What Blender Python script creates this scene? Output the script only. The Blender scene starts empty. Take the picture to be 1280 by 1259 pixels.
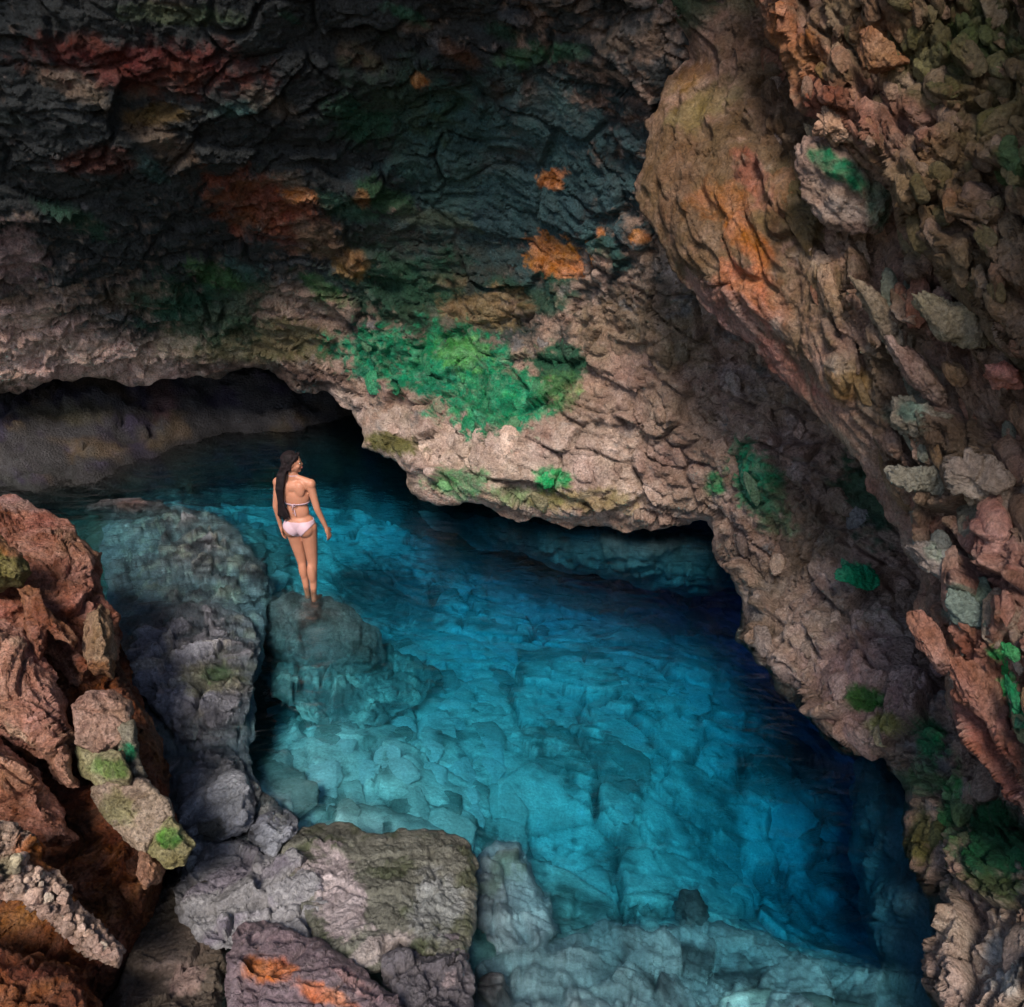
import bpy, math, random
import numpy as np
from mathutils import Vector, Matrix

C = bpy.context.scene.collection
sc = bpy.context.scene
# ------------------------------------------------------------------ camera
TILT = math.radians(24.0); FPX = 1100.0; CAM = np.array((0.0, 0.0, 5.0))
cam = bpy.data.objects.new('camera', bpy.data.cameras.new('camera')); C.objects.link(cam)
cam.location = (0, 0, 5); cam.rotation_euler = (math.pi/2 - TILT, 0, 0)
cam.data.sensor_width = 36; cam.data.lens = 36*FPX/1280; cam.data.clip_end = 300
sc.camera = cam
# ------------------------------------------------------------------ sky and sun
SUN_EL, SUN_AZ = math.radians(46), math.radians(189)   # azimuth from +Y, clockwise
w = bpy.data.worlds.new('World'); sc.world = w; w.use_nodes = True
nt = w.node_tree; nt.nodes.clear()
sk = nt.nodes.new('ShaderNodeTexSky'); sk.sky_type = 'NISHITA'; sk.sun_disc = False
sk.sun_elevation = SUN_EL; sk.sun_rotation = SUN_AZ
bg = nt.nodes.new('ShaderNodeBackground'); bg.inputs[1].default_value = 0.1
wo = nt.nodes.new('ShaderNodeOutputWorld')
nt.links.new(sk.outputs[0], bg.inputs[0]); nt.links.new(bg.outputs[0], wo.inputs[0])
sd = bpy.data.lights.new('sun', 'SUN'); sd.energy = 3.2; sd.angle = math.radians(19); sd.color = (1, .90, .78)
sun = bpy.data.objects.new('sun', sd); C.objects.link(sun)
to_sun = Vector((math.sin(SUN_AZ)*math.cos(SUN_EL), math.cos(SUN_AZ)*math.cos(SUN_EL), math.sin(SUN_EL)))
sun.rotation_euler = to_sun.to_track_quat('Z', 'Y').to_euler(); sun.location = (0, -6, 14)
sc.view_settings.view_transform = 'Standard'; sc.view_settings.look = 'None'
sc.view_settings.gamma = 1; sc.view_settings.exposure = 0.85
sc.cycles.max_bounces = 8; sc.cycles.transparent_max_bounces = 12; sc.cycles.volume_bounces = 0
sc.cycles.use_denoising = True

# ------------------------------------------------------------------ projection helpers (used to place things)
FW = np.array((0, math.cos(TILT), -math.sin(TILT))); UP = np.array((0, math.sin(TILT), math.cos(TILT)))
RT = np.array((1.0, 0, 0))
def ray(px, py):
    px = np.asarray(px, float); py = np.asarray(py, float)
    return FW + ((px-640)/FPX)[..., None]*RT + (-(py-629.5)/FPX)[..., None]*UP
def P(px, py, d): return CAM + np.asarray(d, float)[..., None]*ray(px, py)
def Pz(px, py, z):
    r = ray(px, py); return CAM + ((z-5)/r[..., 2])[..., None]*r
def dz(px, py, z): return (z-5)/ray(px, py)[..., 2]
def proj(V):
    q = V-CAM; d = np.maximum(q@FW, .05)
    return 640+FPX*(q@RT)/d, 629.5-FPX*(q@UP)/d

# ------------------------------------------------------------------ numpy noise
def _h(ix, iy, iz, s):
    with np.errstate(over='ignore'):
        h = (ix.astype(np.uint32)*np.uint32(374761393)) ^ (iy.astype(np.uint32)*np.uint32(668265263)) ^ (iz.astype(np.uint32)*np.uint32(2147483647+s*2654435 & 0xffffffff)) ^ np.uint32((s*97531+12345) & 0xffffffff)
        h = (h ^ (h >> np.uint32(13)))*np.uint32(1274126177); h = (h ^ (h >> np.uint32(15)))*np.uint32(2246822519)
        return h ^ (h >> np.uint32(16))
def vnoise(Q, s=0):
    F = np.floor(Q); f = (Q-F).astype(np.float32); I = F.astype(np.int64)
    u = f*f*f*(f*(f*6-15)+10); r = 0
    for a in (0, 1):
        for b in (0, 1):
            for c in (0, 1):
                h = _h(I[:, 0]+a, I[:, 1]+b, I[:, 2]+c, s)
                gx = ((h & np.uint32(1023)).astype(np.float32)/511.5-1); gy = (((h >> np.uint32(10)) & np.uint32(1023)).astype(np.float32)/511.5-1)
                gz = (((h >> np.uint32(20)) & np.uint32(1023)).astype(np.float32)/511.5-1)
                d = gx*(f[:, 0]-a)+gy*(f[:, 1]-b)+gz*(f[:, 2]-c)
                r = r + d*(u[:, 0] if a else 1-u[:, 0])*(u[:, 1] if b else 1-u[:, 1])*(u[:, 2] if c else 1-u[:, 2])
    return r*1.3
def fbm(Q, o=4, s=0, g=.5, ridged=False):
    r = 0; a = 1; t = 0
    for i in range(o):
        n = vnoise(Q*(2.03**i)+i*17.3, s+i)
        if ridged: n = 1-2*np.abs(n)
        r = r+a*n; t += a; a *= g
    return r/t*(1 if ridged else 1.4)
def worley(Q, s=0):
    B = np.floor(Q-.5); I = B.astype(np.int64); n = len(Q)
    f1 = np.full(n, 9., np.float32); f2 = f1.copy(); cid = np.zeros(n, np.float32); tilt = np.zeros(n, np.float32)
    for a in (0, 1):
        for b in (0, 1):
            for c in (0, 1):
                h = _h(I[:, 0]+a, I[:, 1]+b, I[:, 2]+c, s)
                jx = (h & np.uint32(1023)).astype(np.float32)/1023; jy = ((h >> np.uint32(10)) & np.uint32(1023)).astype(np.float32)/1023
                jz = ((h >> np.uint32(20)) & np.uint32(1023)).astype(np.float32)/1023
                dx = (Q[:, 0]-B[:, 0]-a-.5)-(jx-.5)*.8; dy = (Q[:, 1]-B[:, 1]-b-.5)-(jy-.5)*.8; dz_ = (Q[:, 2]-B[:, 2]-c-.5)-(jz-.5)*.8
                d = np.sqrt(dx*dx+dy*dy+dz_*dz_).astype(np.float32)
                k = d < f1
                f2 = np.where(k, f1, np.minimum(f2, d)); cid = np.where(k, ((h >> np.uint32(5)) & np.uint32(4095)).astype(np.float32)/4095, cid)
                tilt = np.where(k, (jx-.5)*dx*2+(jy-.5)*dy*2+(jz-.5)*dz_*2, tilt)
                f1 = np.minimum(f1, d)
    return f1, f2-f1, cid, tilt
def sstep(a, b, x):
    t = np.clip((x-a)/(b-a), 0, 1); return t*t*(3-2*t)
def tps(pts, vals, reg=.002):
    pts = np.asarray(pts, float); vals = np.asarray(vals, float); S = np.abs(pts).max(); p = pts/S; n = len(p)
    def K(r2): return .5*r2*np.log(r2+1e-12)
    D = ((p[:, None]-p[None])**2).sum(-1)
    A = np.zeros((n+3, n+3)); A[:n, :n] = K(D)+reg*np.eye(n); A[:n, n] = 1; A[:n, n+1:] = p; A[n, :n] = 1; A[n+1:, :n] = p.T
    c = np.linalg.lstsq(A, np.r_[vals, 0, 0, 0], rcond=1e-9)[0]
    def f(x, y):
        x = np.asarray(x, float)/S; y = np.asarray(y, float)/S; r = c[n]+c[n+1]*x+c[n+2]*y
        for i in range(n): r = r+c[i]*K((x-p[i, 0])**2+(y-p[i, 1])**2)
        return r
    return f

# ------------------------------------------------------------------ rock relief: one scalar pushed along the normal
DIAG = P(np.array(1250.), np.array(900.), 4.9)-P(np.array(960.), np.array(120.), 6.2); DIAG = DIAG/np.linalg.norm(DIAG)
SNORM = np.cross(DIAG, (-.75, -.66, 0)); SNORM /= np.linalg.norm(SNORM)
if SNORM[2] > 0: SNORM = -SNORM
def frame_for(ax, squash):
    """coordinates stretched so that cells run long along ax"""
    ax = np.asarray(ax, float); ax = ax/np.linalg.norm(ax)
    t = np.cross(ax, (0.13, .2, .97)); t /= np.linalg.norm(t); b = np.cross(ax, t)
    M = np.stack([ax*squash, t, b], 1); return M
def relief(V, M, s, big=.25, block=.12, chip=.05, grit=.015, sb=1.4, s1=.7, s2=.22, knob=.2, strata=0):
    W = V.astype(np.float64)
    warp = np.stack([vnoise(W*1.7, s+50+i) for i in range(3)], 1)
    W2 = (W+warp*.22)@M
    r = big*fbm(W/sb, 3, s)
    f1, e, cid, tl = worley(W2/s1, s+7)
    r = r+block*((cid-.5)*1.1+tl*1.3)*sstep(0, .10, e)-block*.8*(1-sstep(0, .085, e))*(vnoise(W*1.1, s+3) > -.25)
    f1, e, cid, tl = worley((W2+warp*.1)/s2, s+9)
    r = r+chip*((cid-.5)*1.1+tl*1.6)*sstep(0, .12, e)-chip*.7*(1-sstep(0, .12, e))*(cid > .3)
    f1, e, cid, tl = worley(W2/(s2*.36), s+13)
    r = r+grit*(.4-knob*f1)+grit*(1.4*(cid-.5)+tl*1.5)-grit*.7*(1-sstep(0, .15, e))
    r = r+grit*1.2*fbm(W/.11, 3, s+21)
    if strata:                                  # ledges of tilted beds
        u = (W+warp*.30)@SNORM/.30+.6*fbm(W/1.5, 3, s+81); fr_ = u-np.floor(u); hsh = np.sin(np.floor(u)*12.99)*.5+.5
        r = r+strata*(.4+.9*hsh)*(np.clip(fr_/.85, 0, 1)**1.4*(1-sstep(.85, 1, fr_))-.4)*(.55+.6*fbm(W/.7, 2, s+83))
    return r

# ------------------------------------------------------------------ colour of the stone itself
tan=(.33,.225,.18); pale=(.45,.34,.29); brown=(.17,.105,.07); rust=(.24,.075,.03); orange=(.50,.21,.09); red=(.30,.12,.085)
green=(.02,.22,.11); lime=(.12,.34,.10); dkgreen=(.018,.075,.04); olive=(.13,.12,.045); black=(.034,.037,.038); teal=(.045,.105,.115)
mauve=(.30,.22,.22); grey=(.25,.25,.28); pink=(.43,.23,.18); white=(.6,.55,.5); gteal=(.17,.24,.19); dbrown=(.075,.045,.035)
def paint(V, base, blot=(), mix=None, s=0):
    n = len(V); col = np.tile(np.array(base, float), (n, 1))
    if mix is not None:
        for j, (c2, sc_, th) in enumerate(mix):
            k = sstep(th-.12, th+.16, fbm(V/sc_, 4, s+31+j*5))[:, None]; col = col*(1-k)+np.array(c2)*k
    if blot:
        px, py = proj(V); N1 = fbm(V*2.2, 4, s+41)*1.0; N2 = fbm(V*2.2+9.1, 4, s+47)*1.0
        N3 = fbm(V*6, 4, s+53, .65)*1.7
        for b in blot:
            bx, by, rx, ry, rot, c = b[:6]; soft = b[6] if len(b) > 6 else .35; amt = b[7] if len(b) > 7 else 1
            ca, sa = math.cos(math.radians(rot)), math.sin(math.radians(rot)); R0 = min(rx, ry)
            dx = px-bx+N1*R0*.55; dy = py-by+N2*R0*.55
            u = (dx*ca+dy*sa)/rx; v = (-dx*sa+dy*ca)/ry
            k = (1-sstep(1-soft*.75, 1+soft*.25, np.sqrt(u*u+v*v)+N3*.42))[:, None]*amt
            cc = np.tile(np.array(c, float), (n, 1))
            if c[1] > 1.4*c[0] and c[1] > .15:      # algae: several greens, thinner in places
                g = fbm(V*5.5+3.3, 4, s+71)[:, None]; cc = cc*(1+.9*np.clip(g, -.8, .9))+np.array((.10, .06, .0))*np.clip(g-.1, 0, 1); k = k*(.72+.28*sstep(-.25, .1, fbm(V*11, 3, s+73))[:, None])
            col = col*(1-k)+cc*k
    v = (1+.38*fbm(V*3.1, 4, s+61))[:, None]
    v = v*(1-.5*(1-sstep(.04, .16, V[:, 2]+.06*fbm(V*3, 3, s+2)))*sstep(-.3, -.02, V[:, 2]))[:, None]     # wet band at the waterline
    return np.clip(col*v, .004, .85)

# ------------------------------------------------------------------ materials
def nodes(name):
    m = bpy.data.materials.new(name); m.use_nodes = True; t = m.node_tree; t.nodes.clear()
    return m, t, lambda k, **a: _mk(t, k, a)
def _mk(t, k, a):
    n = t.nodes.new(k)
    for x, y in a.items(): setattr(n, x, y)
    return n
def rock_mat(name, source='attr', rough=.85, spec=.3, bump=.35, speck=.5, gscale=1.0):
    m, t, N = nodes(name); L = t.links.new
    out = N('ShaderNodeOutputMaterial'); b = N('ShaderNodeBsdfPrincipled'); L(b.outputs[0], out.inputs[0])
    geo = N('ShaderNodeNewGeometry')
    if source == 'attr':
        a = N('ShaderNodeAttribute', attribute_name='tint'); csrc = a.outputs['Color']
    else:
        a = N('ShaderNodeObjectInfo'); csrc = a.outputs['Color']
    pos = geo.outputs['Position']
    def noise(sc_, det, ro=.6):
        n = N('ShaderNodeTexNoise'); n.inputs['Scale'].default_value = sc_*gscale; n.inputs['Detail'].default_value = det; n.inputs['Roughness'].default_value = ro; L(pos, n.inputs['Vector']); return n
    n1 = noise(5, 6, .7); n2 = noise(38, 5, .75); n3 = noise(1.9, 5)
    def ramp(src, a0, a1, v0, v1):
        r = N('ShaderNodeMapRange'); r.inputs[1].default_value = a0; r.inputs[2].default_value = a1; r.inputs[3].default_value = v0; r.inputs[4].default_value = v1; L(src, r.inputs[0]); return r.outputs[0]
    def mul(c, f):
        x = N('ShaderNodeVectorMath', operation='SCALE'); L(c, x.inputs[0]); L(f, x.inputs['Scale']); return x.outputs[0]
    c = mul(csrc, ramp(n1.outputs[0], .3, .7, 1-.55*speck, 1+.6*speck))
    c = mul(c, ramp(n2.outputs[0], .32, .68, 1-.75*speck, 1+.75*speck))
    hs = N('ShaderNodeHueSaturation'); L(c, hs.inputs['Color']); L(ramp(n3.outputs[0], .3, .7, .485, .515), hs.inputs['Hue']); L(ramp(n1.outputs[0], .3, .7, 1.25, .85), hs.inputs['Saturation'])
    L(hs.outputs[0], b.inputs['Base Color'])
    v = N('ShaderNodeTexVoronoi'); v.inputs['Scale'].default_value = 26*gscale; L(pos, v.inputs['Vector'])
    n4 = noise(80, 4, .7)
    s1 = N('ShaderNodeMath', operation='MULTIPLY_ADD'); L(n2.outputs[0], s1.inputs[0]); s1.inputs[1].default_value = 1.0; L(ramp(v.outputs[0], 0, .8, .5, 0), s1.inputs[2])
    s2 = N('ShaderNodeMath', operation='MULTIPLY_ADD'); L(n4.outputs[0], s2.inputs[0]); s2.inputs[1].default_value = .45; L(s1.outputs[0], s2.inputs[2])
    bp = N('ShaderNodeBump'); bp.inputs['Strength'].default_value = bump; bp.inputs['Distance'].default_value = .045; L(s2.outputs[0], bp.inputs['Height'])
    L(bp.outputs[0], b.inputs['Normal'])
    b.inputs['Roughness'].default_value = rough; b.inputs['Specular IOR Level'].default_value = spec
    L(ramp(n1.outputs[0], .3, .7, rough+.1, rough-.2), b.inputs['Roughness'])
    return m
M_rock = rock_mat('cave_rock', bump=1.0, speck=.6)
M_floor = rock_mat('limestone_floor', bump=.35, speck=.45)
M_wet = rock_mat('wet_rock', rough=.5, spec=.5, bump=.8, speck=.6)
M_stone = rock_mat('stone_tinted', 'obj', bump=1.0, speck=.6)
M_stone_u = rock_mat('stone_pale', 'obj', bump=.35, speck=.4)

# ------------------------------------------------------------------ mesh helpers
def mesh_np(name, V, F, mat, tint=None, smooth=True, parent=None):
    me = bpy.data.meshes.new(name); F = np.asarray(F, np.int32); n, k = F.shape
    me.vertices.add(len(V)); me.vertices.foreach_set('co', V.astype(np.float32).ravel())
    me.loops.add(n*k); me.loops.foreach_set('vertex_index', F.ravel())
    me.polygons.add(n); me.polygons.foreach_set('loop_start', np.arange(0, n*k, k, dtype=np.int32)); me.polygons.foreach_set('loop_total', np.full(n, k, np.int32))
    me.polygons.foreach_set('use_smooth', np.full(n, smooth)); me.update(calc_edges=True)
    if tint is not None:
        a = me.color_attributes.new('tint', 'FLOAT_COLOR', 'POINT'); a.data.foreach_set('color', np.c_[tint, np.ones(len(V))].astype(np.float32).ravel())
    me.materials.append(mat); o = bpy.data.objects.new(name, me); C.objects.link(o)
    if parent: o.parent = parent
    return o
def vnormals(V, F):
    a, b, c, d = (V[F[:, i]] for i in range(4)); n = np.cross(c-a, d-b); N = np.zeros_like(V)
    for i in range(4):
        for j in range(3): N[:, j] += np.bincount(F[:, i], n[:, j], len(V))
    return N/np.maximum(np.linalg.norm(N, axis=1), 1e-9)[:, None]
def rough_poly(poly, amp, s, closed=True, it=4, fixed=None):
    """fractal edge: midpoint displacement"""
    rnd = random.Random(s); p = [tuple(map(float, q)) for q in poly]
    for k in range(it):
        q = []
        for i in range(len(p)):
            a, b = p[i], p[(i+1) % len(p)]; L = math.hypot(b[0]-a[0], b[1]-a[1]); q.append(a)
            if L < 6: continue
            t = rnd.uniform(-1, 1)*min(amp, L*.16)
            q.append(((a[0]+b[0])/2-(b[1]-a[1])/L*t, (a[1]+b[1])/2+(b[0]-a[0])/L*t))
        p = q
    return np.array(p)
def inside(poly, x, y):
    r = np.zeros(x.shape, bool); n = len(poly)
    for i in range(n):
        x0, y0 = poly[i]; x1, y1 = poly[(i+1) % n]
        if y0 == y1: continue
        r ^= ((y0 > y) != (y1 > y)) & (x < (x1-x0)*(y-y0)/(y1-y0)+x0)
    return r
def edge_dist(poly, x, y, nearest=False):
    D = np.full(x.shape, 1e9); nx = x.copy(); ny = y.copy(); n = len(poly)
    for i in range(n):
        x0, y0 = poly[i]; x1, y1 = poly[(i+1) % n]; dx, dy = x1-x0, y1-y0; L = dx*dx+dy*dy+1e-9
        t = np.clip(((x-x0)*dx+(y-y0)*dy)/L, 0, 1); qx = x0+t*dx; qy = y0+t*dy; d = np.hypot(x-qx, y-qy); k = d < D
        D = np.where(k, d, D)
        if nearest: nx = np.where(k, qx, nx); ny = np.where(k, qy, ny)
    return (D, nx, ny) if nearest else D
def grid_cells(poly, step):
    x0, y0 = poly.min(0)-step; x1, y1 = poly.max(0)+step
    def line(a, b, lo, hi):                     # fine inside the view, coarser beyond it
        r = [a]
        while r[-1] < b: r.append(r[-1]+(step if lo < r[-1] < hi else step*4))
        return np.array(r)
    xs = line(x0, x1, -60, 1340); ys = line(y0, y1, -60, 1320); X, Y = np.meshgrid(xs, ys); h, w_ = X.shape
    cx = (X[:-1, :-1]+X[1:, 1:])/2; cy = (Y[:-1, :-1]+Y[1:, 1:])/2; keep = inside(poly, cx, cy)
    ii = np.arange(h*w_).reshape(h, w_); F = np.stack([ii[:-1, :-1], ii[1:, :-1], ii[1:, 1:], ii[:-1, 1:]], -1)[keep]
    cnt = np.zeros(h*w_, int); np.add.at(cnt, F.ravel(), 1)
    used = cnt > 0; idx = -np.ones(h*w_, int); idx[used] = np.arange(used.sum())
    F = idx[F]; x = X.ravel()[used]; y = Y.ravel()[used]; bd = cnt[used] < 4
    d, nx, ny = edge_dist(poly[::1], x, y, True)
    far = np.where((x < -40) | (x > 1320) | (y < -40) | (y > 1300), step*6, step*1.6)
    sn = bd & (d < far); x = np.where(sn, nx, x); y = np.where(sn, ny, y); d = np.where(bd, 0, d)
    return x, y, d, bd, F
def boundary_loop_edges(F):
    E = np.concatenate([F[:, [0, 1]], F[:, [1, 2]], F[:, [2, 3]], F[:, [3, 0]]]); S = {}
    key = np.sort(E, 1); _, inv, c = np.unique(key, axis=0, return_inverse=True, return_counts=True)
    return E[c[inv.ravel()] == 1]
def slab_of_rock(name, poly, ctrl, mode='d', step=3, rnd_px=40, curl=.5, back=None, skirt=None, M=None, s=1, amp=8,
                 rel=None, base=tan, blot=(), mix=None, mat=None, parent=None, reg=.002, dscale=None):
    """a body of rock: front surface through the control points, rounded rim, then either a mirrored back or a deep skirt"""
    poly0 = np.array(poly, float); poly = rough_poly(poly, amp, s) if amp else poly0
    x, y, d, bd, F = grid_cells(poly, step)
    ct = np.array(ctrl, float); f = tps(ct[:, :2], ct[:, 2], reg)
    if mode == 'd': dep = f(x, y)
    else: dep = dz(x, y, np.clip(f(x, y), -8, 4.2))
    dc = edge_dist(rough_poly(poly0, amp*.5, s+3, it=1), x, y)*inside(poly0, x, y) if amp else d
    t = np.clip(dc/rnd_px, 0, 1); h = (1-t)**2
    V = P(x, y, dep+curl*h)
    Fs = [F]; n0 = len(V); nv = n0
    if back:                      # closed body
        inner = ~bd; m = -np.ones(n0, int); m[inner] = nv+np.arange(inner.sum()); m[bd] = np.nonzero(bd)[0]
        tb = np.clip(d/rnd_px, 0, 1); hb = 1-(1-tb)**2
        if np.isscalar(back): rr = ray(poly[:, 0].mean(), poly[:, 1].mean()); back = rr/np.linalg.norm(rr)*back+np.array((0, 0, -.05))
        # the back bulges away from the eye and down into the ground
        B = P(x, y, dep+curl*h)+hb[:, None]*np.array(back, float)
        V = np.concatenate([V, B[inner]]); Fs.append(m[F][:, ::-1])
    if skirt is not None:
        E = boundary_loop_edges(F); bi = np.unique(E); rows = 14; base_i = {}; prev = np.zeros(n0, int); prev[bi] = bi
        sk_ = skirt if callable(skirt) else np.array(skirt, float)
        for r in range(1, rows+1):
            q = (r/rows)**1.6; ids = len(V)+np.arange(len(bi)); V = np.concatenate([V, V[bi]+(sk_(x[bi], y[bi]) if callable(skirt) else sk_)*q]); cur = np.zeros(n0, int); cur[bi] = ids
            Fs.append(np.stack([prev[E[:, 1]], prev[E[:, 0]], cur[E[:, 0]], cur[E[:, 1]]], 1)); prev = cur
    FF = np.concatenate(Fs); Nn = vnormals(V, FF)
    c0 = Nn[:n0].mean(0); ctr = V[:n0].mean(0)
    if np.dot(c0, CAM-ctr) < 0: Nn = -Nn
    rel = rel or {}; Mx = M if M is not None else np.eye(3)
    disp = relief(V, Mx, s, **rel)
    fade = np.ones(len(V)); fade[:n0] = .15+.85*np.clip(d/(rnd_px*.7), 0, 1); fade[n0:] = .6 if back is None else .35
    if skirt is not None and len(V) > n0: fade[n0:n0+3*len(bi)] = .35
    disp = disp*fade
    if dscale is not None: disp[:n0] *= dscale(x, y)
    tc = CAM-V[:n0]; tc /= np.linalg.norm(tc, axis=1)[:, None]; D = Nn.copy(); D[:n0] = .5*Nn[:n0]+.5*tc; D[:n0] /= np.linalg.norm(D[:n0], axis=1)[:, None]
    if skirt is not None: D[np.nonzero(bd)[0]] = tc[bd]; disp[n0:] = .35*fbm(V[n0:]/.8, 3, s+1)*np.clip(np.arange(len(V)-n0)/(4.*len(bi)), 0, 1)**2
    V2 = V+D*disp[:, None]
    if skirt is not None: V2[n0:] += np.tile(D[bi]*disp[bi, None], (rows, 1))
    col = paint(V2, base, blot, mix, s)
    o = mesh_np(name, V2, FF, mat or M_rock, col, parent=parent)
    # triangles facing outward
    a, b, c, e = (V2[FF[:, i]] for i in range(4))
    return o, dict(V=V2[:n0], N=Nn[:n0], x=x, y=y, d=d, col=col[:n0])
def setk(o, kind='structure'): o['kind'] = kind; return o
def tag(o, label, cat, group=None):
    o['label'] = label; o['category'] = cat
    if group: o['group'] = group
    return o

# ------------------------------------------------------------------ loose stone meshes (shared by many stones)
import bmesh
def ico(sub):
    bm = bmesh.new(); bmesh.ops.create_icosphere(bm, subdivisions=sub, radius=1)
    V = np.array([v.co[:] for v in bm.verts]); F = np.array([[v.index for v in f.verts] for f in bm.faces]); bm.free(); return V, F
ICO = {k: ico(k) for k in (3, 4, 5, 6)}
def stone_shape(sub, s, flat=1.0, planes=16, rough=.10, size=1.0):
    V0, F = ICO[sub]; rnd = np.random.RandomState(s); U = V0.copy(); r = np.ones(len(U))*1.15
    for i in range(planes):
        n = rnd.normal(size=3); n /= np.linalg.norm(n); h = rnd.uniform(.58, 1.0); c = U@n
        r = np.where(c > 1e-3, np.minimum(r, h/np.maximum(c, 1e-3)), r)
    V = U*r[:, None]*1.05; V = V*(1+rough*.7*fbm(V0*1.6+s*3.1, 4, s)[:, None])
    f1, e, cid, tl = worley(V*2.6+s, s); V = V*(1+.05*(cid-.5)-.05*(1-sstep(0, .16, e)))[:, None]
    f1, e, cid, tl = worley(V*7+s, s+2); V = V*(1+.05*tl+.02*(cid-.5))[:, None]
    V = V*(1+.02*fbm(V0*9, 3, s+5))[:, None]
    return V*np.array((1, 1, flat)), F
def stone_mesh(name, sub, s, mat, flat=1.0, planes=16):
    V, F = stone_shape(sub, s, flat, planes); o = mesh_np(name, V, F, mat); me = o.data; bpy.data.objects.remove(o); return me
def boulder(name, label, px, py, z, size, rz=0, tilt=(0, 0), s=1, base=grey, mix=None, blot=(), sub=6, planes=14, mat=None, group=None, d=None, cat='rock', rel=None):
    c = P(px, py, d) if d is not None else Pz(np.array(float(px)), np.array(float(py)), z)
    V, F = stone_shape(sub, s, 1, planes)
    R = np.array(Matrix.Rotation(math.radians(rz), 3, 'Z')@Matrix.Rotation(math.radians(tilt[0]), 3, 'X')@Matrix.Rotation(math.radians(tilt[1]), 3, 'Y'))
    V = (V*np.array(size))@R.T
    Nn = V/np.array(size)**2; Nn /= np.linalg.norm(Nn, axis=1)[:, None]
    r = dict(big=.0, block=.05, chip=.03, grit=.008, s1=.5, s2=.17); r.update(rel or {})
    V = V+Nn*relief(V+c, np.eye(3), s, **r)[:, None]
    col = paint(V+c, base, blot, mix, s)
    o = mesh_np(name, V, F, mat or M_wet, col); o.location = c
    tag(o, label, cat, group); return o
def grow_stones(parent, S, n, size, s, protos, region=None, squash=(1.9, 1, .7), sink=.35, colvar=.35, edge=12, colmix=None):
    """half-sunk stones growing out of a rock face, long axis along the bedding"""
    rnd = random.Random(s); V, N = S['V'], S['N']; ok = (S['d'] > edge) & (S['x'] > -30) & (S['x'] < 1310) & (S['y'] > -30) & (S['y'] < 1290)
    if region is not None: ok &= region(S['x'], S['y'])
    ids = np.nonzero(ok)[0]; placed = []; out = []; tries = 0
    while len(out) < n and tries < n*30:
        tries += 1; i = ids[rnd.randrange(len(ids))]; r = rnd.uniform(*size)*(1 if rnd.random() < .75 else 1.5)
        p = V[i]
        if any((p[0]-q[0])**2+(p[1]-q[1])**2+(p[2]-q[2])**2 < ((r+q[3])*.95)**2 for q in placed[-400:]): continue
        placed.append((p[0], p[1], p[2], r)); nn = Vector(N[i]); ax = Vector(DIAG)+Vector([rnd.uniform(-.22, .22) for _ in range(3)])
        ax = (ax-nn*ax.dot(nn)).normalized(); t = nn.cross(ax)
        R = Matrix((ax, t, nn)).transposed().to_4x4()
        k = rnd.uniform(.75, 1.25)
        S_ = Matrix.Diagonal((r*squash[0]*k, r*squash[1], r*squash[2]*rnd.uniform(.8, 1.3), 1))
        o = bpy.data.objects.new('stone', rnd.choice(protos)); C.objects.link(o); o.parent = parent
        o.matrix_world = Matrix.Translation(Vector(p)-nn*r*squash[2]*sink)@R@S_
        c = S['col'][i]*rnd.uniform(1-colvar, 1+colvar)
        if colmix and rnd.random() < .35: c = .5*c+.5*np.array(rnd.choice(colmix))
        o.color = (*np.clip(c, .01, .62), 1); out.append(o)
    return out
PROTO = [stone_mesh('stone', 4, 100+i, M_stone, 1, 11+i % 5) for i in range(14)]

# ------------------------------------------------------------------ THE SETTING
# pool floor: heights at points given where the eye ray meets that depth
fc = [(400,900,-.55),(500,900,-1.0),(700,950,-1.25),(800,1000,-1.4),(600,1000,-1.05),(400,1000,-.5),(900,850,-2.1),(700,760,-2.3),(600,700,-2.2),
      (350,640,-1.2),(450,650,-1.3),(300,590,-1.1),(200,600,-1.6),(420,570,-1.15),(300,555,-1.3),(100,560,-3.4),(1000,1000,-2.1),(1060,950,-2.7),(1000,1100,-2.3),(1020,1180,-2.5),
      (900,1160,-1.1),(800,1150,-.95),(700,1120,-.9),(650,1060,-1.2),(750,1240,-.45),(950,1220,-.6),(1090,1220,-1.0),(325,880,-1.1),(325,950,-1.0),(420,760,-1.2),(520,770,-1.6),
      (600,560,-3),(900,650,-3.5),(1150,1000,-3.5),(1170,1200,-2),(200,760,-.35),(200,680,-.42),(130,660,-.35),(250,900,-.35),(240,1000,-.25),(290,690,-.5),(150,880,-.3),(275,1060,-.12),(310,740,-.6),(60,800,-1.0),(100,1000,-.5),(300,1100,-.2),(450,1150,-.2),(600,1200,-.5),(0,650,-1.5),(0,1200,0.),
      (200,1240,-.3),(500,1300,-.1),(900,1350,-.2)]
fp = [Pz(np.array(float(a)), np.array(float(b)), c) for a, b, c in fc]
pts = [(q[0], q[1]) for q in fp]+[(-3,-2),(3,-2),(0,-4),(-12,3),(8,3),(-14,14),(10,14),(-4,22),(4,22),(-12,22)]
vals = [c for a, b, c in fc]+[2.4,2.4,3.0,1.5,1.5,-3,-3,-3,-3,-3]
ff = tps(pts, vals, .0005)
xs = np.arange(-8.0, 4.6, .032); ys = np.arange(1.8, 17.0, .034); X, Y = np.meshgrid(xs, ys); hh, ww = X.shape
Z = np.clip(ff(X.ravel(), Y.ravel()), -6, 3.5); V = np.c_[X.ravel(), Y.ravel(), Z]
W = V.copy(); Wd = W+np.stack([vnoise(W*1.3, 90+i) for i in range(3)], 1)*.35
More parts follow.
